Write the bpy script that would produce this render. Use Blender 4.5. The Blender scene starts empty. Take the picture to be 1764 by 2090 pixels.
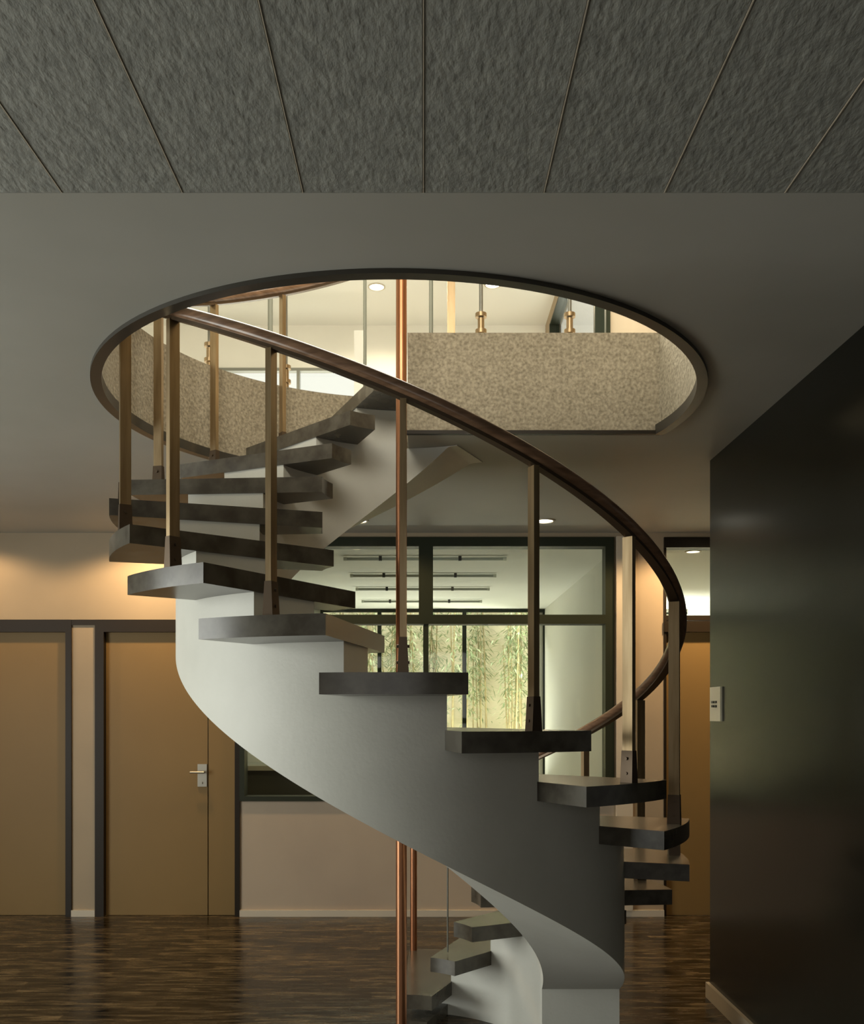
import bpy, bmesh, math, random
from math import sin, cos, pi, radians as R
from mathutils import Vector, Matrix
random.seed(7)
S = bpy.context.scene
COL = S.collection

# ------------------------------------------------------------------ camera, world, lights, exposure
E = 1.42                      # eye height
F = 1900.0                    # focal length in pixels of the 1764 px wide frame
cam = bpy.data.cameras.new('camera'); co = bpy.data.objects.new('camera', cam); COL.objects.link(co)
co.location = (0, 0, E); co.rotation_euler = (R(90), 0, 0)
cam.sensor_fit = 'HORIZONTAL'; cam.sensor_width = 36; cam.lens = 36 * F / 1764
cam.shift_x = 18 / 1764; cam.shift_y = 410 / 1764; cam.clip_start = 0.05
S.camera = co
S.view_settings.view_transform = 'Standard'; S.view_settings.look = 'None'
S.view_settings.gamma = 1; S.view_settings.use_curve_mapping = False
S.view_settings.exposure = 0.0
W = bpy.data.worlds.new('world'); S.world = W; W.use_nodes = True
bg = W.node_tree.nodes['Background']; bg.inputs[0].default_value = (1.0, 0.97, 0.90, 1); bg.inputs[1].default_value = 1.1

def light(kind, name, loc, target, energy, color, size=1.0, size_y=None, spot=None, blend=0.5):
    l = bpy.data.lights.new(name, kind); l.energy = energy; l.color = color
    if kind == 'AREA':
        l.size = size
        if size_y: l.shape = 'RECTANGLE'; l.size_y = size_y
    elif kind == 'SPOT':
        l.spot_size = R(spot); l.spot_blend = blend; l.shadow_soft_size = size
    elif kind == 'SUN': l.angle = size
    else: l.shadow_soft_size = size
    o = bpy.data.objects.new(name, l); COL.objects.link(o); o.location = loc
    o.rotation_euler = (Vector(target) - Vector(loc)).to_track_quat('-Z', 'Y').to_euler()
    return o
# daylight through the window in the left wall of the near room
light('AREA', 'left_window_daylight', (-4.55, 2.2, 1.3), (-2.0, 2.55, 1.2), 138, (0.97, 1.0, 0.93), 2.6, 2.2)
# weak fill from behind the camera, added to lift the ambient light
light('AREA', 'near_fill', (-0.9, -2.55, 1.6), (-0.6, 2.0, 2.4), 3, (1.0, 0.97, 0.86), 3.2, 1.7)
# unseen fill lamps added upstairs to brighten the stairwell and upper rooms
light('AREA', 'upper_fill', (-0.6, 5.4, 5.45), (-0.6, 5.4, 0), 185, (1.0, 0.95, 0.80), 2.6, 2.2)
light('AREA', 'upper_front_fill', (-0.3, 0.3, 4.2), (-0.1, 5.6, 3.3), 125, (1.0, 0.92, 0.76), 2.5, 1.6)  # second added fill, out of view above the near slab
# daylight falling into the rooms beyond the back wall from above the garden, with added low fills
light('AREA', 'garden_daylight', (-0.3, 12.3, 3.6), (-0.3, 8.5, 0.9), 190, (1.0, 0.97, 0.90), 4.5, 1.2)
light('AREA', 'ground_bounce_fill', (-0.4, 11.95, 0.25), (-0.2, 8.6, 2.6), 135, (1.0, 0.98, 0.90), 3.6, .4)  # added behind the sill, stands in for light bounced off the ground
light('AREA', 'side_bounce_fill', (2.4, 11.95, 0.5), (2.3, 8.6, 2.6), 330, (1.0, 0.99, 0.88), 1.5, .4)  # same kind of added low fill for the side room
light('AREA', 'side_room_daylight', (2.6, 12.3, 3.6), (2.4, 8.5, 0.9), 330, (1.0, 0.99, 0.88), 1.8, 1.2)
light('SUN', 'sun', (0, 0, 20), (1.5, 5.6, 8), 1.5, (1.0, 0.94, 0.84), 0.03)

# ------------------------------------------------------------------ materials
def mat(name, color, rough=0.5, metal=0.0, spec=0.5, emit=None, es=0):
    m = bpy.data.materials.new(name); m.use_nodes = True
    b = m.node_tree.nodes['Principled BSDF']
    b.inputs['Base Color'].default_value = (*color, 1); b.inputs['Roughness'].default_value = rough
    b.inputs['Metallic'].default_value = metal; b.inputs['Specular IOR Level'].default_value = spec
    if emit: b.inputs['Emission Color'].default_value = (*emit, 1); b.inputs['Emission Strength'].default_value = es
    return m
def vary(m, c1, c2, scale=5, stretch=(1, 1, 1), detail=4, bump=0.0, bscale=None, bdist=0.005, lo=0.35, hi=0.65):
    nt = m.node_tree; N = nt.nodes; L = nt.links; b = N['Principled BSDF']
    tc = N.new('ShaderNodeTexCoord'); mp = N.new('ShaderNodeMapping'); mp.inputs['Scale'].default_value = stretch
    g = N.new('ShaderNodeNewGeometry'); L.new(g.outputs['Position'], mp.inputs[0])
    nz = N.new('ShaderNodeTexNoise'); nz.inputs['Scale'].default_value = scale; nz.inputs['Detail'].default_value = detail
    L.new(mp.outputs[0], nz.inputs['Vector'])
    cr = N.new('ShaderNodeValToRGB'); cr.color_ramp.elements[0].position = lo; cr.color_ramp.elements[1].position = hi
    cr.color_ramp.elements[0].color = (*c1, 1); cr.color_ramp.elements[1].color = (*c2, 1)
    L.new(nz.outputs['Fac'], cr.inputs[0]); L.new(cr.outputs[0], b.inputs['Base Color'])
    if bump:
        n2 = N.new('ShaderNodeTexNoise'); n2.inputs['Scale'].default_value = bscale or scale; n2.inputs['Detail'].default_value = 3
        L.new(mp.outputs[0], n2.inputs['Vector'])
        bp = N.new('ShaderNodeBump'); bp.inputs['Strength'].default_value = bump; bp.inputs['Distance'].default_value = bdist
        L.new(n2.outputs['Fac'], bp.inputs['Height']); L.new(bp.outputs[0], b.inputs['Normal'])
    return m
M = {}
M['stringer'] = vary(mat('painted_plaster', (.6, .6, .55), .55), (.60, .60, .54), (.66, .66, .60), 3, bump=.12, bscale=60)
M['tread'] = vary(mat('grey_terrazzo', (.12, .11, .09), .26), (.055, .047, .035), (.10, .09, .07), 14, detail=6)
M['ceiling'] = vary(mat('smooth_ceiling', (.4, .39, .34), .6), (.40, .395, .35), (.45, .445, .40), 1.2)
M['panel'] = vary(mat('rough_ceiling', (.3, .3, .27), .75), (.25, .255, .23), (.34, .345, .31), 34, stretch=(1, .5, 1), bump=.6, bscale=72, bdist=.005)
M['concrete'] = vary(mat('exposed_aggregate', (.4, .36, .27), .8), (.19, .163, .112), (.40, .35, .255), 75, detail=6, bump=.5, bscale=85, bdist=.006, lo=.3, hi=.68)
M['rim'] = mat('dark_rim_metal', (.06, .055, .045), .38, .4)
M['wood'] = vary(mat('handrail_wood', (.16, .075, .035), .28), (.135, .075, .042), (.25, .145, .085), 6, stretch=(2, 2, 12))
M['bronze'] = vary(mat('brushed_bronze', (.30, .22, .12), .36, .75), (.27, .19, .10), (.38, .28, .16), 8, stretch=(6, 6, .5))
M['darkbronze'] = mat('dark_bronze', (.10, .07, .045), .4, .7)
M['copper'] = vary(mat('copper', (.48, .21, .10), .32, .85), (.34, .14, .065), (.48, .23, .12), 3, stretch=(5, 5, .6))
M['darkwall'] = vary(mat('dark_gloss_wall', (.022, .023, .018),   .23, spec=.34), (.0045, .005, .0035), (.008, .008, .0055), 1.5)
M['beige'] = vary(mat('beige_wall', (.42, .33, .23), .7), (.32, .25, .165), (.36, .28, .185), 1.5)
M['pink'] = vary(mat('rose_beige_wall', (.40, .32, .24), .7), (.37, .295, .22), (.42, .34, .25), 1.2)
M['door'] = vary(mat('tan_door', (.34, .22, .10), .5, spec=.25), (.195, .122, .043), (.215, .136, .049), 1.0)
M['frame'] = mat('dark_frame', (.016, .011, .006), .45, spec=.2)
M['greenframe'] = mat('dark_green_frame', (.020, .024, .014), .45, spec=.2)
M['pale'] = mat('pale_trim', (.52, .46, .36), .5)
M['white'] = vary(mat('warm_white_wall', (.75, .73, .62), .65), (.74, .72, .65), (.78, .76, .69), 1.5)
M['whiteceil'] = mat('white_ceiling', (.74, .73, .68), .7)
M['steel'] = mat('grey_steel', (.22, .22, .19), .4, .6)
M['darksteel'] = mat('dark_painted_steel', (.10, .10, .075), .6, spec=.3)
M['lamp'] = mat('lamp_glow', (1, .95, .8), .5, emit=(1, .93, .75), es=9)
M['chrome'] = mat('satin_chrome', (.5, .47, .4), .3, .9)
M['switch'] = mat('switch_plate', (.62, .60, .48), .4)
M['black'] = mat('black_plastic', (.03, .03, .03), .4)
M['tube'] = mat('grey_tube', (.45, .47, .42), .4)
M['tubeend'] = mat('pale_tube_end', (.75, .78, .7), .4)
M['gardenwall'] = vary(mat('garden_wall', (.6, .55, .4), .8), (.62, .55, .40), (.78, .71, .55), 3, bump=.4, bscale=12)
M['soil'] = vary(mat('garden_paving', (.5, .48, .36), .9), (.44, .42, .30), (.56, .53, .42), 6)
M['stonefloor'] = vary(mat('pale_stone_floor', (.5, .48, .4), .4), (.46, .44, .36), (.54, .52, .44), 3)
M['culm'] = vary(mat('bamboo_culm', (.35, .33, .16), .5), (.34, .26, .14), (.50, .42, .24), 9)
M['leaf'] = vary(mat('bamboo_leaf', (.22, .32, .10), .5), (.20, .27, .12), (.44, .48, .32), 7)
M['counter'] = mat('dark_counter', (.05, .055, .045), .35)
# floor: dark stained strip parquet
def floor_mat():
    m = mat('dark_parquet', (.08, .05, .02), .22, spec=.38); nt = m.node_tree; N = nt.nodes; L = nt.links; b = N['Principled BSDF']
    g = N.new('ShaderNodeNewGeometry')
    br = N.new('ShaderNodeTexBrick'); br.inputs['Scale'].default_value = 1
    br.inputs['Color1'].default_value = (.018, .012, .005, 1); br.inputs['Color2'].default_value = (.085, .060, .030, 1)
    br.inputs['Mortar'].default_value = (.03, .018, .008, 1); br.inputs['Mortar Size'].default_value = .0015
    br.inputs['Brick Width'].default_value = .26; br.inputs['Row Height'].default_value = .06
    L.new(g.outputs['Position'], br.inputs['Vector'])
    mp = N.new('ShaderNodeMapping'); mp.inputs['Scale'].default_value = (5, 34, 1); L.new(g.outputs['Position'], mp.inputs[0])
    nz0 = N.new('ShaderNodeTexNoise'); nz0.inputs['Scale'].default_value = 1; nz0.inputs['Detail'].default_value = 5; L.new(mp.outputs[0], nz0.inputs['Vector'])
    nz = N.new('ShaderNodeMapRange'); nz.inputs['From Min'].default_value = .38; nz.inputs['From Max'].default_value = .64; L.new(nz0.outputs['Fac'], nz.inputs['Value'])
    mx = N.new('ShaderNodeMix'); mx.data_type = 'RGBA'; mx.blend_type = 'OVERLAY'; mx.inputs['Factor'].default_value = .9
    L.new(br.outputs['Color'], mx.inputs['A']); L.new(nz.outputs[0], mx.inputs['B']); L.new(mx.outputs['Result'], b.inputs['Base Color'])
    mr = N.new('ShaderNodeMapRange'); mr.inputs['To Min'].default_value = .14; mr.inputs['To Max'].default_value = .34
    L.new(nz.outputs[0], mr.inputs['Value']); L.new(mr.outputs[0], b.inputs['Roughness'])
    bp = N.new('ShaderNodeBump'); bp.inputs['Strength'].default_value = .12; bp.inputs['Distance'].default_value = .003
    L.new(nz.outputs[0], bp.inputs['Height']); L.new(bp.outputs[0], b.inputs['Normal'])
    return m
M['floor'] = floor_mat()
def glass_mat():
    m = bpy.data.materials.new('clear_glass'); m.use_nodes = True; nt = m.node_tree; N = nt.nodes; L = nt.links
    N.remove(N['Principled BSDF']); out = N['Material Output']
    t = N.new('ShaderNodeBsdfTransparent'); t.inputs[0].default_value = (.95, .97, .94, 1)
    g = N.new('ShaderNodeBsdfGlossy'); g.inputs['Roughness'].default_value = .03
    lw = N.new('ShaderNodeLayerWeight'); lw.inputs['Blend'].default_value = .5
    pw = N.new('ShaderNodeMath'); pw.operation = 'POWER'; pw.inputs[1].default_value = 5; L.new(lw.outputs['Facing'], pw.inputs[0])
    fr = N.new('ShaderNodeMath'); fr.operation = 'MULTIPLY_ADD'; fr.inputs[1].default_value = .9; fr.inputs[2].default_value = .04; L.new(pw.outputs[0], fr.inputs[0])
    mx = N.new('ShaderNodeMixShader'); L.new(fr.outputs[0], mx.inputs[0]); L.new(t.outputs[0], mx.inputs[1]); L.new(g.outputs[0], mx.inputs[2])
    L.new(mx.outputs[0], out.inputs[0]); return m
M['glass'] = glass_mat()

# ------------------------------------------------------------------ helpers
WL = {}                                            # world location of every object
def obj(name, bm, m, parent=None, smooth=None, bevel=0):
    if bevel: 
        bmesh.ops.bevel(bm, geom=[e for e in bm.edges if len(e.link_faces) == 2 and e.calc_face_angle(0) > .6], offset=bevel, segments=2, affect='EDGES', profile=.5)
    bmesh.ops.recalc_face_normals(bm, faces=bm.faces[:])
    xs = [v.co for v in bm.verts]
    lo = Vector((min(v.x for v in xs), min(v.y for v in xs), min(v.z for v in xs)))
    hi = Vector((max(v.x for v in xs), max(v.y for v in xs), max(v.z for v in xs)))
    c = Vector(((lo.x + hi.x) / 2, (lo.y + hi.y) / 2, lo.z))
    for v in bm.verts: v.co -= c
    me = bpy.data.meshes.new(name); bm.to_mesh(me); bm.free()
    me.materials.append(m)
    if smooth is not None:
        for p in me.polygons: p.use_smooth = True
        me.set_sharp_from_angle(angle=R(smooth))
    o = bpy.data.objects.new(name, me); COL.objects.link(o)
    o.location = c - (WL[parent.name] if parent else Vector((0, 0, 0)))
    if parent: o.parent = parent
    WL[o.name] = c
    return o
def tag(o, label=None, cat=None, group=None, kind=None):
    if label: o['label'] = label
    if cat: o['category'] = cat
    if group: o['group'] = group
    if kind: o['kind'] = kind
    return o
def thing(name, loc, label, cat, group=None, kind=None):
    o = bpy.data.objects.new(name, None); COL.objects.link(o); o.location = loc; o.empty_display_size = .1
    WL[o.name] = Vector(loc); return tag(o, label, cat, group, kind)
def box(bm, x0, x1, y0, y1, z0, z1, mtx=None):
    vs = [bm.verts.new((x, y, z)) for x in (x0, x1) for y in (y0, y1) for z in (z0, z1)]
    for f in ((0, 1, 3, 2), (4, 6, 7, 5), (0, 4, 5, 1), (2, 3, 7, 6), (0, 2, 6, 4), (1, 5, 7, 3)): bm.faces.new([vs[i] for i in f])
    if mtx:
        for v in vs: v.co = mtx @ v.co
    return vs
def B(*boxes):
    bm = bmesh.new()
    for b in boxes: box(bm, *b)
    return bm
def cyl(bm, p0, p1, r0, r1=None, n=16):
    r1 = r0 if r1 is None else r1
    p0 = Vector(p0); p1 = Vector(p1); q = (p1 - p0).to_track_quat('Z', 'Y')
    a = [bm.verts.new(p0 + q @ Vector((r0 * cos(2 * pi * i / n), r0 * sin(2 * pi * i / n), 0))) for i in range(n)]
    b = [bm.verts.new(p1 + q @ Vector((r1 * cos(2 * pi * i / n), r1 * sin(2 * pi * i / n), 0))) for i in range(n)]
    for i in range(n): bm.faces.new((a[i], a[(i + 1) % n], b[(i + 1) % n], b[i]))
    bm.faces.new(a[::-1]); bm.faces.new(b)
def struct(name, bm, m, **k):
    o = obj(name, bm, m, **k); o['kind'] = 'structure'; return o
CX, CY = -0.09, 3.84                                # axis of the stair
def P(r, th, z): a = R(th); return Vector((CX + r * sin(a), CY - r * cos(a), E + z))   # th: 0 nearest, + to the right
K = 6.5 / F                                         # metres per pixel on the back wall
bx = lambda px: (px - 864) * K
bz = lambda py: E + (1455 - py) * K

HC = 1.257                                          # ceiling above eye
TOP = 1.700                                         # upper floor above eye
ZC = E + HC; ZT = E + TOP; ZU = E + 4.12
YB = 6.5
XL, XR, YN = -4.6, 3.2, -2.6

# ------------------------------------------------------------------ the setting: lower floor
struct('floor', B((XL - .2, XR + .2, YN - .2, YB + .2, -.12, 0)), M['floor'])
# floor slab of the upper storey with the round stairwell cut out, its soffit is the smooth ceiling
RH = 1.19
def slab():
    bm = bmesh.new()
    x0, x1, y0, y1 = XL - .2, XR + .2, 2.25, YB + .12
    chy = 4.163; xl = -.07
    a_end = math.atan2(math.sqrt(RH * RH - (chy - CY) ** 2), -(chy - CY))     # stair angle of the right end of the chord
    a_back = math.atan2((xl - CX), -(math.sqrt(RH * RH - (xl - CX) ** 2)))     # back point
    pts = []
    N = 120
    # from the chord end through the front (0) to the left and round to the back
    t0 = a_end; t1 = a_back - 2 * pi
    angs = [t0 + (t1 - t0) * i / N for i in range(N + 1)]
    for a in angs: pts.append((CX + RH * sin(a), CY - RH * cos(a)))
    pts.append((xl, chy))
    for i in range(1, 10): pts.append((xl + (pts[0][0] - xl) * i / 10, chy))
    def out(p):
        dx, dy = p[0] - CX, p[1] - CY; ts = []
        if dx > 1e-9: ts.append((x1 - CX) / dx)
        if dx < -1e-9: ts.append((x0 - CX) / dx)
        if dy > 1e-9: ts.append((y1 - CY) / dy)
        if dy < -1e-9: ts.append((y0 - CY) / dy)
        t = min(ts); return (CX + dx * t, CY + dy * t)
    outs = [out(p) for p in pts]
    # snap the nearest ray to each rectangle corner
    for c in ((x0, y0), (x1, y0), (x1, y1), (x0, y1)):
        i = min(range(len(outs)), key=lambda i: (outs[i][0] - c[0]) ** 2 + (outs[i][1] - c[1]) ** 2); outs[i] = c
    n = len(pts)
    V = lambda L, z: [bm.verts.new((x, y, z)) for x, y in L]
    ib, it, ob, ot = V(pts, ZC), V(pts, ZT), V(outs, ZC), V(outs, ZT)
    for i in range(n):
        j = (i + 1) % n
        f = bm.faces.new((ib[i], ob[i], ob[j], ib[j])); f.material_index = 0
        f = bm.faces.new((it[i], it[j], ot[j], ot[i])); f.material_index = 2
        f = bm.faces.new((ib[i], ib[j], it[j], it[i])); f.material_index = 1
        f = bm.faces.new((ob[i], ot[i], ot[j], ob[j])); f.material_index = 0
    return bm, pts
bm, hole = slab()
o = struct('ceiling', bm, M['ceiling'], smooth=30)
o.data.materials.append(M['concrete']); o.data.materials.append(M['whiteceil'])
# near ceiling in long rough-cast boards with open joints
bm = bmesh.new()
box(bm, XL - .2, XR + .2, YN - .2, 2.25, ZC + .012, ZT)
for i in range(-16, 12):
    x = i * .2912
    if x < XL - .2 or x + .29 > XR + .2: continue
    box(bm, x + .0022, x + .289, YN - .2, 2.249, ZC, ZC + .0122)
struct('ceiling', bm, M['panel'], bevel=.0045)
bm = bmesh.new()
for i in range(-6, 8): box(bm, i * .2912 - .0008, i * .2912 + .0016, YN, 2.249, ZC - .0015, ZC + .012)
struct('joint_highlight', bm, M['pale'])  # pale beads added in the joints, standing in for lit groove edges
# dark rim round the opening
def ring(r0, r1, z0, z1, t0, t1, n=110):
    bm = bmesh.new(); L = []
    for i in range(n + 1):
        t = t0 + (t1 - t0) * i / n
        L.append([bm.verts.new(P(r, t, z)) for r, z in ((r0, z0), (r1, z0), (r1, z1), (r0, z1))])
    for i in range(n):
        for j in range(4): bm.faces.new((L[i][j], L[i + 1][j], L[i + 1][(j + 1) % 4], L[i][(j + 1) % 4]))
    bm.faces.new(L[0]); bm.faces.new(L[-1][::-1]); return bm
struct('trim_1', ring(1.170, 1.210, HC - .014, HC + .03, 105.7, -179), M['rim'], smooth=40)
struct('trim_2', B((-.085, 1.06, 4.151, 4.175, ZC - .012, ZC + .004)), M['frame'])

# left, near and far side walls of the lower floor
wl = B((XL - .2, XL, YN - .2, .8, 0, ZC), (XL - .2, XL, 3.6, YB + .1, 0, ZC), (XL - .2, XL, .8, 3.6, 0, .12), (XL - .2, XL, .8, 3.6, 2.5, ZC))
struct('wall_left', wl, M['beige'])
wn = struct('window_1', B((XL - .14, XL - .06, .8, .86, .12, 2.5), (XL - .14, XL - .06, 3.54, 3.6, .12, 2.5), (XL - .14, XL - .06, .86, 3.54, .12, .18),
                          (XL - .14, XL - .06, .86, 3.54, 2.44, 2.5), (XL - .14, XL - .06, 2.17, 2.23, .18, 2.44)), M['frame'])
struct('wall_near', B((XL - .2, -2.6, YN - .2, YN, 0, ZC), (.8, XR + .2, YN - .2, YN, 0, ZC), (-2.6, .8, YN - .2, YN, 0, .7), (-2.6, .8, YN - .2, YN, 2.5, ZC)), M['beige'])
struct('added_window_7', B((-2.6, -2.54, YN - .14, YN - .06, .7, 2.5), (.74, .8, YN - .14, YN - .06, .7, 2.5), (-.93, -.87, YN - .14, YN - .06, .76, 2.44), (-2.54, .74, YN - .14, YN - .06, .7, .76), (-2.54, .74, YN - .14, YN - .06, 2.44, 2.5)), M['frame'])  # unseen window added to go with the fill behind the camera
struct('wall_right', B((1.43, 1.56, YN, 4.64, 0, ZC)), M['darkwall'])
struct('baseboard_right', B((1.412, 1.43, YN, 4.655, 0, .075)), M['pale'], bevel=.003)
struct('wall_far_right', B((XR, XR + .2, YN - .2, YB + .1, 0, ZC)), M['beige'])

# back wall pieces round its openings
YF = YB                                            # face
zd = bz(1265)
wb = B((XL, bx(490), YF, YF + .12, zd, ZC),
       (bx(490), bx(1355), YF, YF + .12, bz(1096), ZC),
       (bx(1355), XR, YF, YF + .12, bz(1097), ZC),
       (bx(147), bx(195), YF, YF + .12, 0, zd),
       (bx(1253), bx(1355), YF, YF + .12, 0, bz(1096)),
       (bx(1560), XR, YF, YF + .12, 0, bz(1097)))
struct('wall_back', wb, M['beige'])
struct('wall_back', B((bx(490), bx(1253), YF, YF + .12, 0, bz(1635))), M['pink'])
struct('baseboard_back', B((bx(147), bx(195), YF - .018, YF, 0, .045)), M['pale'], bevel=.003)
struct('baseboard_back', B((bx(490), bx(1355), YF - .018, YF, 0, .045)), M['pale'], bevel=.003)
struct('trim_3', B((bx(1257), bx(1290), YF - .035, YF, .045, bz(1096))), M['pale'], bevel=.003)

# doors
def door(name, x0, x1, label_seam=None, handle=None, top=1290):
    o = struct(name, B((x0 + .002, x1 - .002, YF + .03, YF + .07, .002, bz(top))), M['door'], bevel=.002)
    return o
d1 = door('door_1', -3.45, bx(135))
obj('door_frame', B((-3.5, bx(147), YF - .015, YF + .10, bz(1290), zd), (bx(135), bx(147), YF - .015, YF + .10, 0, bz(1290)), (-3.5, -3.45, YF - .015, YF + .1, 0, bz(1290))), M['frame'], d1, bevel=.003)
struct('wall_back', B((XL, -3.5, YF, YF + .12, 0, zd)), M['beige'])
d2 = door('door_2', bx(213), bx(422.3))
obj('door_frame', B((bx(195), bx(490), YF - .015, YF + .10, bz(1290), zd), (bx(195), bx(213), YF - .015, YF + .10, 0, bz(1290)), (bx(480), bx(490), YF - .015, YF + .10, 0, bz(1290))), M['frame'], d2, bevel=.003)
obj('side_leaf', B((bx(423.7), bx(480) - .002, YF + .03, YF + .07, .002, bz(1290))), M['door'], d2, bevel=.002)
obj('trim_rail', B((bx(147), bx(195), YF - .012, YF - .001, bz(1276), zd)), M['frame'], d2)
hb = B((bx(402), bx(421), YF + .018, YF + .03, bz(1606), bz(1560)))
obj('lock_plate', hb, M['chrome'], d2, bevel=.003)
bm = bmesh.new(); zh = bz(1576)
cyl(bm, (bx(415), YF + .02, zh), (bx(415), YF - .03, zh), .009); cyl(bm, (bx(418), YF - .03, zh), (bx(390), YF - .03, zh), .008)
h = obj('door_handle', bm, M['chrome'], d2, smooth=40); h['label'] = 'chrome lever handle'
bm = bmesh.new(); cyl(bm, (bx(410), YF + .018, bz(1598)), (bx(410), YF + .008, bz(1598)), .008)
obj('keyhole_rose', bm, M['chrome'], d2, smooth=40)
d3 = door('door_3', bx(1355) + .02, bx(1560) - .03)
obj('door_frame', B((bx(1355), bx(1560), YF - .015, YF + .10, bz(1290), bz(1268)), (bx(1355), bx(1560), YF + .0, YF + .10, bz(1266), bz(1256)), (bx(1355), bx(1560), YF - .015, YF + .10, bz(1118), bz(1097)),
    (bx(1355), bx(1355) + .018, YF - .005, YF + .10, 0, bz(1118)), (bx(1560) - .03, bx(1560), YF - .015, YF + .10, 0, bz(1118))), M['frame'], d3, bevel=.002)
g3 = obj('transom_pane', B((bx(1355) + .02, bx(1560) - .03, YF + .045, YF + .051, bz(1256), bz(1118))), M['glass'], d3)

# internal window of the back wall
fr = B((bx(490), bx(1253), YF - .02, YF + .10, bz(1116), bz(1097)),
       (bx(1235), bx(1253), YF - .02, YF + .10, bz(1635), bz(1116)),
       (bx(490), bx(500), YF - .02, YF + .10, bz(1635), bz(1116)),
       (bx(500), bx(1235), YF - .02, YF + .10, bz(1274), bz(1255)),
       (bx(855), bx(884), YF - .02, YF + .10, bz(1255), bz(1116)),
       (bx(865), bx(875), YF - .01, YF + .09, bz(1625), bz(1274)),
       (bx(500), bx(1235), YF - .02, YF + .10, bz(1635), bz(1625)))
w2 = struct('window_2', fr, M['greenframe'], bevel=.003)
obj('window_pane', B((bx(500), bx(865), YF + .04, YF + .046, bz(1625), bz(1274)), (bx(875), bx(1235), YF + .04, YF + .046, bz(1625), bz(1274)),
                     (bx(500), bx(855), YF + .04, YF + .046, bz(1255), bz(1116)), (bx(884), bx(1235), YF + .04, YF + .046, bz(1255), bz(1116))), M['glass'], w2)

# rooms beyond the back wall
Y2 = YB + .12; Y3 = 11.3
struct('floor', B((XL, XR + .2, Y2 + .08, Y3 + .12, -.12, 0)), M['stonefloor'])
struct('ceiling', B((XL, XR + .2, Y2, Y3 + .2, ZC, ZC + .12)), M['whiteceil'])
struct('wall_beyond_right', B((1.47, 1.57, Y2, Y3, 0, ZC)), M['white'])
struct('wall_beyond_left', B((-3.6, -3.5, Y2, Y3, 0, ZC)), M['white'])
struct('wall_side_room', B((XR, XR + .1, Y2, Y3, 0, ZC)), M['white'])
K3 = Y3 / F
gx = lambda px: (px - 864) * K3
gz = lambda py: E + (1455 - py) * K3
struct('wall_garden', B((-3.5, 1.47, Y3, Y3 + .12, gz(1246), ZC), (gx(1091), 1.47, Y3, Y3 + .12, 0, gz(1246)), (-3.5, gx(655), Y3, Y3 + .12, 0, gz(1246)),
                        (gx(655), gx(1091), Y3, Y3 + .12, 0, gz(1600)), (1.57, XR, Y3, Y3 + .12, gz(1250), ZC), (1.57, XR, Y3, Y3 + .12, 0, gz(1500))), M['white'])
f3 = [(gx(655), gx(660), Y3 - .05, Y3 + .02, gz(1600), gz(1250)), (gx(655), gx(1108), Y3 - .05, Y3 + .02, gz(1250), gz(1245)), (gx(655), gx(1091), Y3 - .03, Y3 + .04, gz(1276), gz(1264)), (gx(655), gx(1091), Y3 - .05, Y3 + .02, gz(1600), gz(1594)),
      (gx(1108), gx(1113), Y3 - .05, Y3 + .0, gz(1600), gz(1245))]
for px in (775, 868, 948): f3.append((gx(px - 4), gx(px + 4), Y3 - .05, Y3 + .03, gz(1594), gz(1250)))
w3 = struct('window_3', B(*f3), M['greenframe'], bevel=.003)
obj('window_pane', B((gx(655), gx(1091), Y3 + .05, Y3 + .056, gz(1594), gz(1250))), M['glass'], w3)
w4 = struct('window_4', B((1.57, XR, Y3 - .03, Y3 + .03, gz(1254), gz(1250)), (1.57, XR, Y3 - .03, Y3 + .03, gz(1500), gz(1494))), M['greenframe'])

# ------------------------------------------------------------------ the setting: upper floor
YU = 9.9
KU = YU / F
ux = lambda px: (px - 864) * KU
uz = lambda py: E + (1455 - py) * KU
struct('wall_upper_back', B((-4.6, 1.3, YU, YU + .12, uz(752), ZU), (ux(745), 1.3, YU, YU + .12, ZT, uz(752)), (-4.6, ux(440), YU, YU + .12, ZT, uz(752)), (ux(440), ux(745), YU, YU + .12, ZT, ZT + .5)), M['white'])
w5 = struct('window_5', B((ux(440), ux(745), YU - .02, YU + .06, uz(758), uz(752)), (ux(606), ux(612), YU - .02, YU + .06, ZT + .5, uz(758)), (ux(440), ux(745), YU - .02, YU + .06, ZT + .5, ZT + .55)), M['steel'])
obj('window_pane', B((ux(440), ux(745), YU + .07, YU + .076, ZT + .5, uz(758))), M['glass'], w5)
struct('wall_upper_right', B((1.3, 1.42, YN, 6.46, ZT, ZU), (1.3, 1.42, 9.6, YU + .12, ZT, ZU), (1.3, 1.42, 6.46, 9.6, ZT, ZT + .9), (1.3, 1.42, 6.46, 9.6, ZU - .12, ZU)), M['beige'])
w6 = struct('window_6', B((1.27, 1.40, 6.46, 6.52, ZT + .9, ZU - .12), (1.27, 1.40, 6.88, 6.94, ZT + .9, ZU - .12), (1.30, 1.4, 9.56, 9.6, ZT + .9, ZU - .12), (1.30, 1.4, 6.94, 9.54, ZU - .14, ZU - .12), (1.28, 1.4, 6.94, 9.54, ZT + .9, ZT + .95)), M['greenframe'])
obj('window_pane', B((1.36, 1.366, 6.52, 9.54, ZT + .9, ZU - .12)), M['glass'], w6)
struct('wall_upper_left', B((-4.72, -4.6, YN, YU + .12, ZT, ZU)), M['white'])
struct('wall_upper_near', B((-4.72, 1.42, YN - .1, YN, ZT, ZU)), M['white'])
struct('ceiling', B((-4.72, 1.42, YN - .1, YU + .12, ZU, ZU + .12)), M['whiteceil'])
struct('floor', B((-4.72, 1.42, YB + .12, YU + .12, ZC + .14, ZT)), M['whiteceil'])

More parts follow.
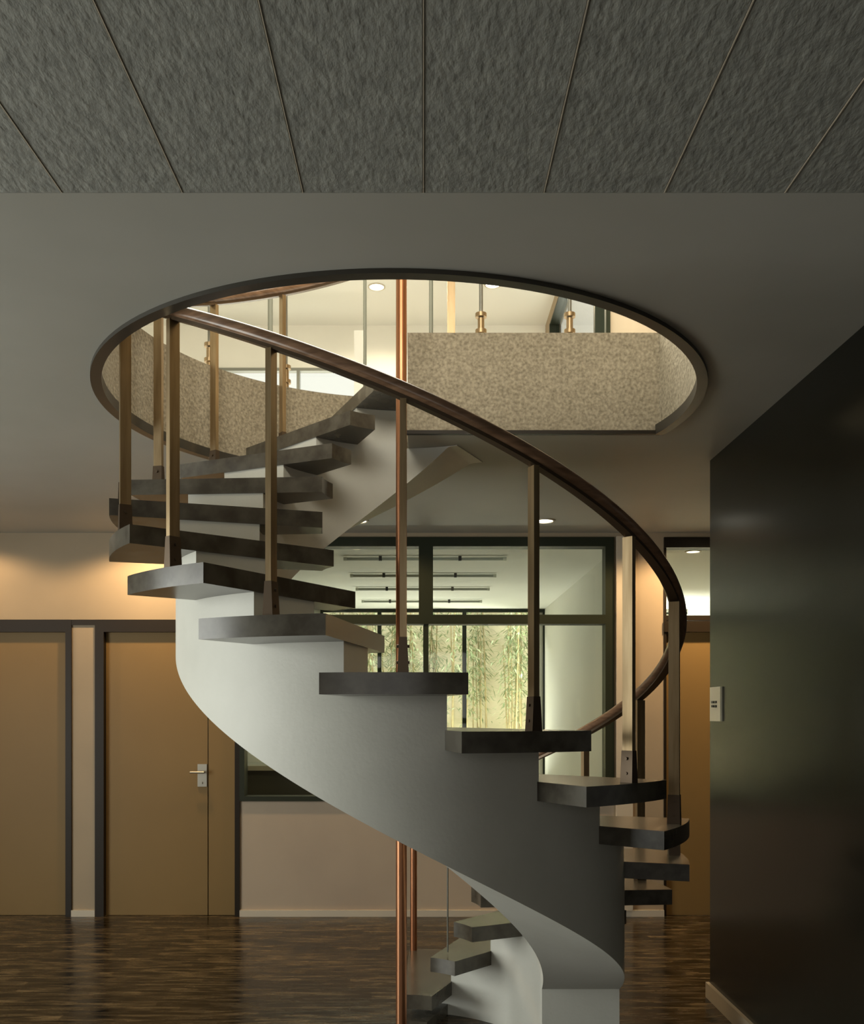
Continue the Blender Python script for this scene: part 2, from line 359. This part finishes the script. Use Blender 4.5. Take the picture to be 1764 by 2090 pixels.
# ------------------------------------------------------------------ the stair
st = thing('spiral_staircase', (CX, CY, 0), 'helical staircase with white curved carriage, dark cantilevered treads and bronze balusters rising through round opening', 'staircase')
DA, RI = 21.0, 0.1725
ak = lambda k: 10.6 - DA * k
zk = lambda k: .118 + RI * k
zb = lambda th: -.40 - RI * th / DA
# carriage
stn = []
FL = -E
for k in range(-8, 9):
    a = ak(k); n = 12
    for i in range(n + 1):
        th = a - DA * i / n
        b_ = zb(th) if th <= 90 else FL
        stn.append((th, zk(k) - .064, b_))
        
# insert the foot where the soffit ends in an upright face
stn2 = []
for i, s in enumerate(stn):
    if stn2 and stn2[-1][0] > 90 >= s[0]:
        stn2.append((90.0, s[1], FL)); stn2.append((90.0, s[1], zb(90)))
        if s[0] == 90: continue
    stn2.append(s)
a = ak(9); n = 18
for i in range(n + 1):
    th = a - 27 * i / n
    stn2.append((th, HC - .001, min(zb(th), HC - .004)))
bm = bmesh.new(); L = []
r0, r1 = .58, .90
for th, t, b_ in stn2: L.append([bm.verts.new(P(r, th, z)) for r, z in ((r0, b_), (r1, b_), (r1, t), (r0, t))])
for i in range(len(L) - 1):
    for j in range(4):
        try: bm.faces.new((L[i][j], L[i + 1][j], L[i + 1][(j + 1) % 4], L[i][(j + 1) % 4]))
        except ValueError: pass
bm.faces.new(L[0]); bm.faces.new(L[-1][::-1])
bmesh.ops.dissolve_degenerate(bm, dist=1e-5, edges=bm.edges[:])
o = obj('stringer', bm, M['stringer'], st, smooth=25); o['label'] = 'white plastered helical carriage stepped along its top'
# treads
def tread(k, ri=.33, ro=1.143, th=.064, span=22.0, top=None):
    bm = bmesh.new(); n = 8; z = zk(k) if top is None else top; a = ak(k) + .6
    ang = [a - span * i / n for i in range(n + 1)]
    ring_ = [(ro, t) for t in ang] + [(ri, t) for t in ang[::-1]]
    up = [bm.verts.new(P(r, t, z)) for r, t in ring_]; dn = [bm.verts.new(P(r, t, z - th)) for r, t in ring_]
    m_ = len(ring_)
    bm.faces.new(up); bm.faces.new(dn[::-1])
    for i in range(m_): bm.faces.new((up[i], dn[i], dn[(i + 1) % m_], up[(i + 1) % m_]))
    return bm
for k in range(-8, 9): obj('tread', tread(k), M['tread'], st, smooth=25, bevel=.004)
obj('base_plinth', tread(-8, top=-E + .05, th=.05, ri=.30, span=20), M['tread'], st, smooth=25, bevel=.004)
# handrail
RR = 1.105
zr = lambda th: .118 - RI * (th - 1.6) / DA + .81
def sweep(r, prof, t0, t1, zf, n=200):
    bm = bmesh.new(); L = []
    for i in range(n + 1):
        t = t0 + (t1 - t0) * i / n
        L.append([bm.verts.new(P(r + a, t, zf(t) + b)) for a, b in prof])
    m_ = len(prof)
    for i in range(n):
        for j in range(m_): bm.faces.new((L[i][j], L[i + 1][j], L[i + 1][(j + 1) % m_], L[i][(j + 1) % m_]))
    bm.faces.new(L[0]); bm.faces.new(L[-1][::-1]); return bm
prof = [(.029 * abs(cos(a)) ** .7 * (1 if cos(a) > 0 else -1), .023 + .021 * abs(sin(a)) ** .7 * (1 if sin(a) > 0 else -1)) for a in [2 * pi * (i + .5) / 20 for i in range(20)]]
hr = obj('handrail', sweep(RR, prof, 186, -196, zr), M['wood'], st, smooth=50)
obj('rail_strip', sweep(RR, [(-.016, -.008), (.016, -.008), (.016, .004), (-.016, .004)], 185, -195, zr), M['darkbronze'], hr, smooth=40)
# balusters
def bar(bm, r, th, z0, z1, dr, dt, r2=None, dr2=None, dt2=None):
    c = P(r, th, 0); m_ = Matrix.Translation((c.x, c.y, 0)) @ Matrix.Rotation(R(th) - pi / 2, 4, 'Z')   # local x radial
    vs = box(bm, -dr / 2, dr / 2, -dt / 2, dt / 2, 0, 1)
    for v in vs:
        if v.co.z > .5:
            v.co.z = E + z1
            if dr2: v.co.x *= dr2 / dr; v.co.y *= dt2 / dt
        else: v.co.z = E + z0
        v.co = m_ @ v.co
def baluster(k):
    th = ak(k) - 9.0; z = zk(k)
    bm = bmesh.new(); bar(bm, RR, th, z + .002, zr(th) - .009, .038, .019)
    b = obj('baluster', bm, M['bronze'], st, bevel=.0025)
    bm = bmesh.new(); bar(bm, RR, th, z, z + .104, .046, .034, None, .042, .023)
    f = obj('foot_bracket', bm, M['darkbronze'], b, bevel=.002)
    for dz in (.03, .078):
        bm = bmesh.new(); p = P(RR, th, z + dz); a = R(th); t = Vector((cos(a), sin(a), 0))
        cyl(bm, p - t * .019, p + t * .019, .005, n=10)
        obj('bolt', bm, M['darkbronze'], b, smooth=40)
for k in range(-7, 8): baluster(k)
bm = bmesh.new(); p = P(1.115, 178, 0); cyl(bm, (p.x, p.y, E + zk(-8)), (p.x, p.y, E + zr(178) - .005), .018, n=20)
o = obj('newel_post', bm, M['copper'], st, smooth=40); o['label'] = 'copper coloured round post on the lowest tread'
# central pole
bm = bmesh.new(); cyl(bm, (CX, CY, 0), (CX, CY, ZU), .0225, n=28)
o = obj('central_pole', bm, M['copper'], st, smooth=40); o['label'] = 'copper coloured round pole on the axis of the stair'
bm = bmesh.new(); cyl(bm, (CX, CY, 0), (CX, CY, .012), .06, n=28); obj('pole_base', bm, M['darkbronze'], st, smooth=40)
# thin rod beside the lowest treads
bm = bmesh.new(); p = P(.40, 150, 0); cyl(bm, (p.x, p.y, E - 1.075), (p.x, p.y, E + zb(30) + .2), .004, n=8)
obj('hanger_rod', bm, M['steel'], st, smooth=40)

# ------------------------------------------------------------------ upper guard railings
def knob_post(parent, x, y, z0, z1, r=.009):
    bm = bmesh.new(); cyl(bm, (x, y, z0), (x, y, z1), r, n=12)
    p = obj('post', bm, M['steel'], parent, smooth=40)
    bm = bmesh.new(); cyl(bm, (x, y, z0), (x, y, z0 + .10), r * 1.7, n=14)
    for a in (.03, .105): cyl(bm, (x, y, z0 + a), (x, y, z0 + a + .018), .026, n=14)
    obj('clamp', bm, M['bronze'], p, smooth=40)
gr = thing('guard_railing', (.5, 4.25, ZT), 'slim guard railing along the straight landing edge above the speckled concrete', 'railing')
for px in (982, 1163): knob_post(gr, (px - 864) * 4.25 / F, 4.25, ZT, ZT + .88)
bm = B(((913 - 864) * 4.25 / F, (929 - 864) * 4.25 / F, 4.235, 4.265, ZT, ZT + .88)); obj('post', bm, M['bronze'], gr, bevel=.003)
bm = bmesh.new(); cyl(bm, (-.05, 4.25, ZT + .89), (1.12, 4.25, ZT + .89), .022, n=16); obj('top_rail', bm, M['wood'], gr, smooth=40)
gr2 = thing('guard_railing', (CX - 1.26, CY, ZT), 'curved guard railing with clamped posts standing on the round edge of the stairwell', 'railing')
for th in (-149, -128, -104, -85, -65, -35, -5, 25, 55, 85): p = P(1.225, th, 0); knob_post(gr2, p.x, p.y, ZT, ZT + .88)
obj('top_rail', sweep(1.225, [(.022 * cos(2 * pi * i / 14), .022 * sin(2 * pi * i / 14)) for i in range(14)], 95, -150, lambda t: TOP + .89, 120), M['wood'], gr2, smooth=40)
# slender posts and a column upstairs
for px, w, lab in ((880, .016, 'slim grey steel post upstairs just right of the copper pole'), (552, .019, 'slim grey steel post upstairs seen over the left treads'), (745, .013, 'thin steel post upstairs between the pale column and the copper pole')):
    x = (px - 864) * 7 / F; bm = bmesh.new(); cyl(bm, (x, 7, ZT), (x, 7, ZU), w, n=14)
    root = thing('steel_post', (x, 7, ZT), lab, 'post')
    obj('shaft', bm, M['darksteel'], root, smooth=40)
    bm = bmesh.new(); cyl(bm, (x, 7, ZT), (x, 7, ZT + .01), w * 2.6, n=14); obj('base_plate', bm, M['steel'], root, smooth=40)
bm = B(((723 - 864) * 9 / F, (741 - 864) * 9 / F, 9, 9.09, ZT, ZU - .42))
tag(obj('pale_column', bm, M['whiteceil'], bevel=.006), 'narrow pale square column standing before the upstairs back wall', 'column')

# ------------------------------------------------------------------ lamps
def downlight(x, y, z, label, energy=0, color=(1, .72, .42), group=None, r=.05, spot=158, glow=True):
    root = thing('ceiling_downlight', (x, y, z), label, 'downlight', group)
    bm = bmesh.new(); n = 28; L = []
    for rr, zz in ((r + .014, 0), (r + .014, -.006), (r, -.008), (r - .004, 0)):
        L.append([bm.verts.new((x + rr * cos(2 * pi * i / n), y + rr * sin(2 * pi * i / n), z + zz)) for i in range(n)])
    for a_, b_ in zip(L, L[1:]):
        for i in range(n): bm.faces.new((a_[i], a_[(i + 1) % n], b_[(i + 1) % n], b_[i]))
    obj('trim_ring', bm, M['pale'], root, smooth=40)
    bm = bmesh.new(); cyl(bm, (x, y, z - .003), (x, y, z), r - .002, n=n); obj('diffuser', bm, M['lamp'], root, smooth=40)
    if energy:
        l = light('SPOT', 'downlight_beam', (x, y, z - .015), (x, y, 0), energy, color, .04, spot=spot, blend=.35); l.parent = root; l.location = (0, 0, -.015)
W1 = (1, .68, .36)
downlight(.79, 6.08, ZC, 'round ceiling downlight glowing in front of the internal window, right of the stair', 32, W1, r=.06)
downlight(-.43, 6.08, ZC, 'round ceiling downlight above the internal window, behind the stair carriage', 32, W1, r=.06)
downlight(-1.85, 6.08, ZC, 'round ceiling downlight above the tan door, behind the treads', 70, W1, r=.06)
downlight(-3.15, 6.08, ZC, 'round ceiling downlight in the left corner over the leftmost door', 28, W1, r=.06)
downlight(2.01, 6.08, ZC, 'round ceiling downlight in front of the right hand door', 115, W1, r=.06)
downlight((727 - 864) * 7.07 / F, 7.07, ZC, 'round downlight seen through the left transom of the internal window', 10, W1, r=.05)
downlight((1415 - 864) * 7.24 / F, 7.24, ZC, 'round downlight seen through the transom over the right hand door', 10, W1, r=.05)
downlight(-.45, 9.0, ZU, 'upstairs ceiling downlight just left of the copper pole', 60, (1, .85, .6), r=.07)
downlight(.67, 8.95, ZU, 'upstairs ceiling downlight right of the copper pole', 60, (1, .85, .6), r=.07)

# thin ceiling bars in the room beyond
for i, (y, xa, xb, lab) in enumerate(((7.47, -.625, .655, 'nearest the internal window'), (8.39, -.645, .645, 'second from the internal window'), (9.3, -.66, .65, 'third from the internal window'), (10.33, -.67, .64, 'nearest the garden window'))):
    z = ZC - .022
    root = thing('ceiling_tube', (0, y, z), 'long thin grey tube under the ceiling of the far room, ' + lab, 'ceiling light')
    bm = bmesh.new(); cyl(bm, (xa, y, z), (xb, y, z), .013, n=12); obj('tube', bm, M['tube'], root, smooth=40)
    for x in (xa, xb):
        bm = bmesh.new(); cyl(bm, (x - .014, y, z), (x + .014, y, z), .017, n=12); obj('end_cap', bm, M['tubeend'], root, smooth=40)
    for x in (xa * .55, xb * .45):
        bm = B((x - .012, x + .012, y - .015, y + .015, z - .015, ZC - .0005)); obj('bracket', bm, M['black'], root)

# ------------------------------------------------------------------ small things on the walls
sw = thing('light_switch', (1.43, 4.53, E - .05), 'pale double switch plate on the dark wall near its far corner', 'light switch')
zs0, zs1 = E + (1455 - 1472) * 4.53 / F, E + (1455 - 1402) * 4.53 / F
obj('plate', B((1.42, 1.43, 4.45, 4.61, zs0, zs1)), M['switch'], sw, bevel=.003)
zm = (zs0 + zs1) / 2
for zz in (zm + .004, zm - .016):
    for y in (4.50, 4.545): obj('rocker', B((1.415, 1.421, y, y + .028, zz, zz + .011)), M['black'], sw, bevel=.001)
# counter in the room beyond
cb = thing('counter', (-1.6, 8.2, 0), 'long dark counter seen through the lower left of the internal window', 'counter')
obj('top', B((-2.6, -.3, 7.9, 8.5, .93, .97)), M['tube'], cb, bevel=.004)
obj('front_panel', B((-2.55, -.35, 7.95, 8.45, 0, .93)), M['counter'], cb, bevel=.004)

# ------------------------------------------------------------------ garden
struct('ground', B((-8, 8, Y3 + .12, 16, -.2, -.02)), M['soil'])
tag(obj('garden_wall', B((-7, 7, 14.2, 14.4, -.02, 3.6)), M['gardenwall']), 'cream rendered garden wall behind the bamboo', 'wall')
def bamboo(seed):
    rnd = random.Random(seed); bm = bmesh.new(); lb = bmesh.new()
    for c in range(5):
        x, y = rnd.uniform(-.17, .17), rnd.uniform(-.12, .12); tx, ty = rnd.uniform(-.1, .1), rnd.uniform(-.1, .1); H = rnd.uniform(2.3, 3.2)
        n = 9; rad = rnd.uniform(.012, .019)
        for i in range(n):
            p = Vector((x + tx * (i / n) ** 2, y + ty * (i / n) ** 2, H * i / n)); q = Vector((x + tx * ((i + 1) / n) ** 2, y + ty * ((i + 1) / n) ** 2, H * (i + 1) / n))
            cyl(bm, p, q, rad * (1 - .06 * i), rad * (1 - .06 * i) * .95, 8)
            cyl(bm, q - Vector((0, 0, .006)), q + Vector((0, 0, .006)), rad * 1.25 * (1 - .06 * i), n=8)
            if i > 1:
                for j in range(30 if i > 4 else (12 if i == 4 else 3)):
                    a = rnd.uniform(0, 2 * pi); d = rnd.uniform(.02, .17); c0 = q + Vector((cos(a) * d, sin(a) * d, rnd.uniform(-.22, .2)))
                    ln = rnd.uniform(.09, .17); w = rnd.uniform(.009, .015); dr = Vector((cos(a + rnd.uniform(-.8, .8)), sin(a + rnd.uniform(-.8, .8)), rnd.uniform(-1.0, .2))).normalized()
                    s = dr.cross(Vector((0, 0, 1))).normalized() * w
                    nrm = s.cross(dr).normalized() * .003
                    v = [lb.verts.new(c0), lb.verts.new(c0 + dr * ln * .4 + s + nrm), lb.verts.new(c0 + dr * ln), lb.verts.new(c0 + dr * ln * .4 - s + nrm)]
                    lb.faces.new((v[0], v[1], v[2])); lb.faces.new((v[0], v[2], v[3]))
    return bm, lb
protos = []
spots = [(-1.45 + .64 * i + (.18 if i > 3 else (-.22 if i == 0 else 0)), 12.7) for i in range(6)] + [(-1.14 + .64 * i, 13.5) for i in range(5)] + [(-2.6, 13.1), (-3.3, 12.8)]
GL = 'tall leafy bamboo clump growing before the cream garden wall'
for i, (x, y) in enumerate(spots):
    if i < 3:
        root = thing('bamboo_plant', (0, 0, 0), GL, 'bamboo', 'bamboo in the garden')
        c_, l_ = bamboo(i + 3); kids = [obj('culm', c_, M['culm'], root, smooth=40), obj('foliage', l_, M['leaf'], root)]
        protos.append((root, kids))
    else:
        r_, ks = protos[i % 3]; root = r_.copy(); COL.objects.link(root)
        for kk in ks: q = kk.copy(); COL.objects.link(q); q.parent = root
    root.location = (x, y, -.02); root.rotation_euler = (0, 0, i * 1.3)
    root.scale = (1, 1, 1)
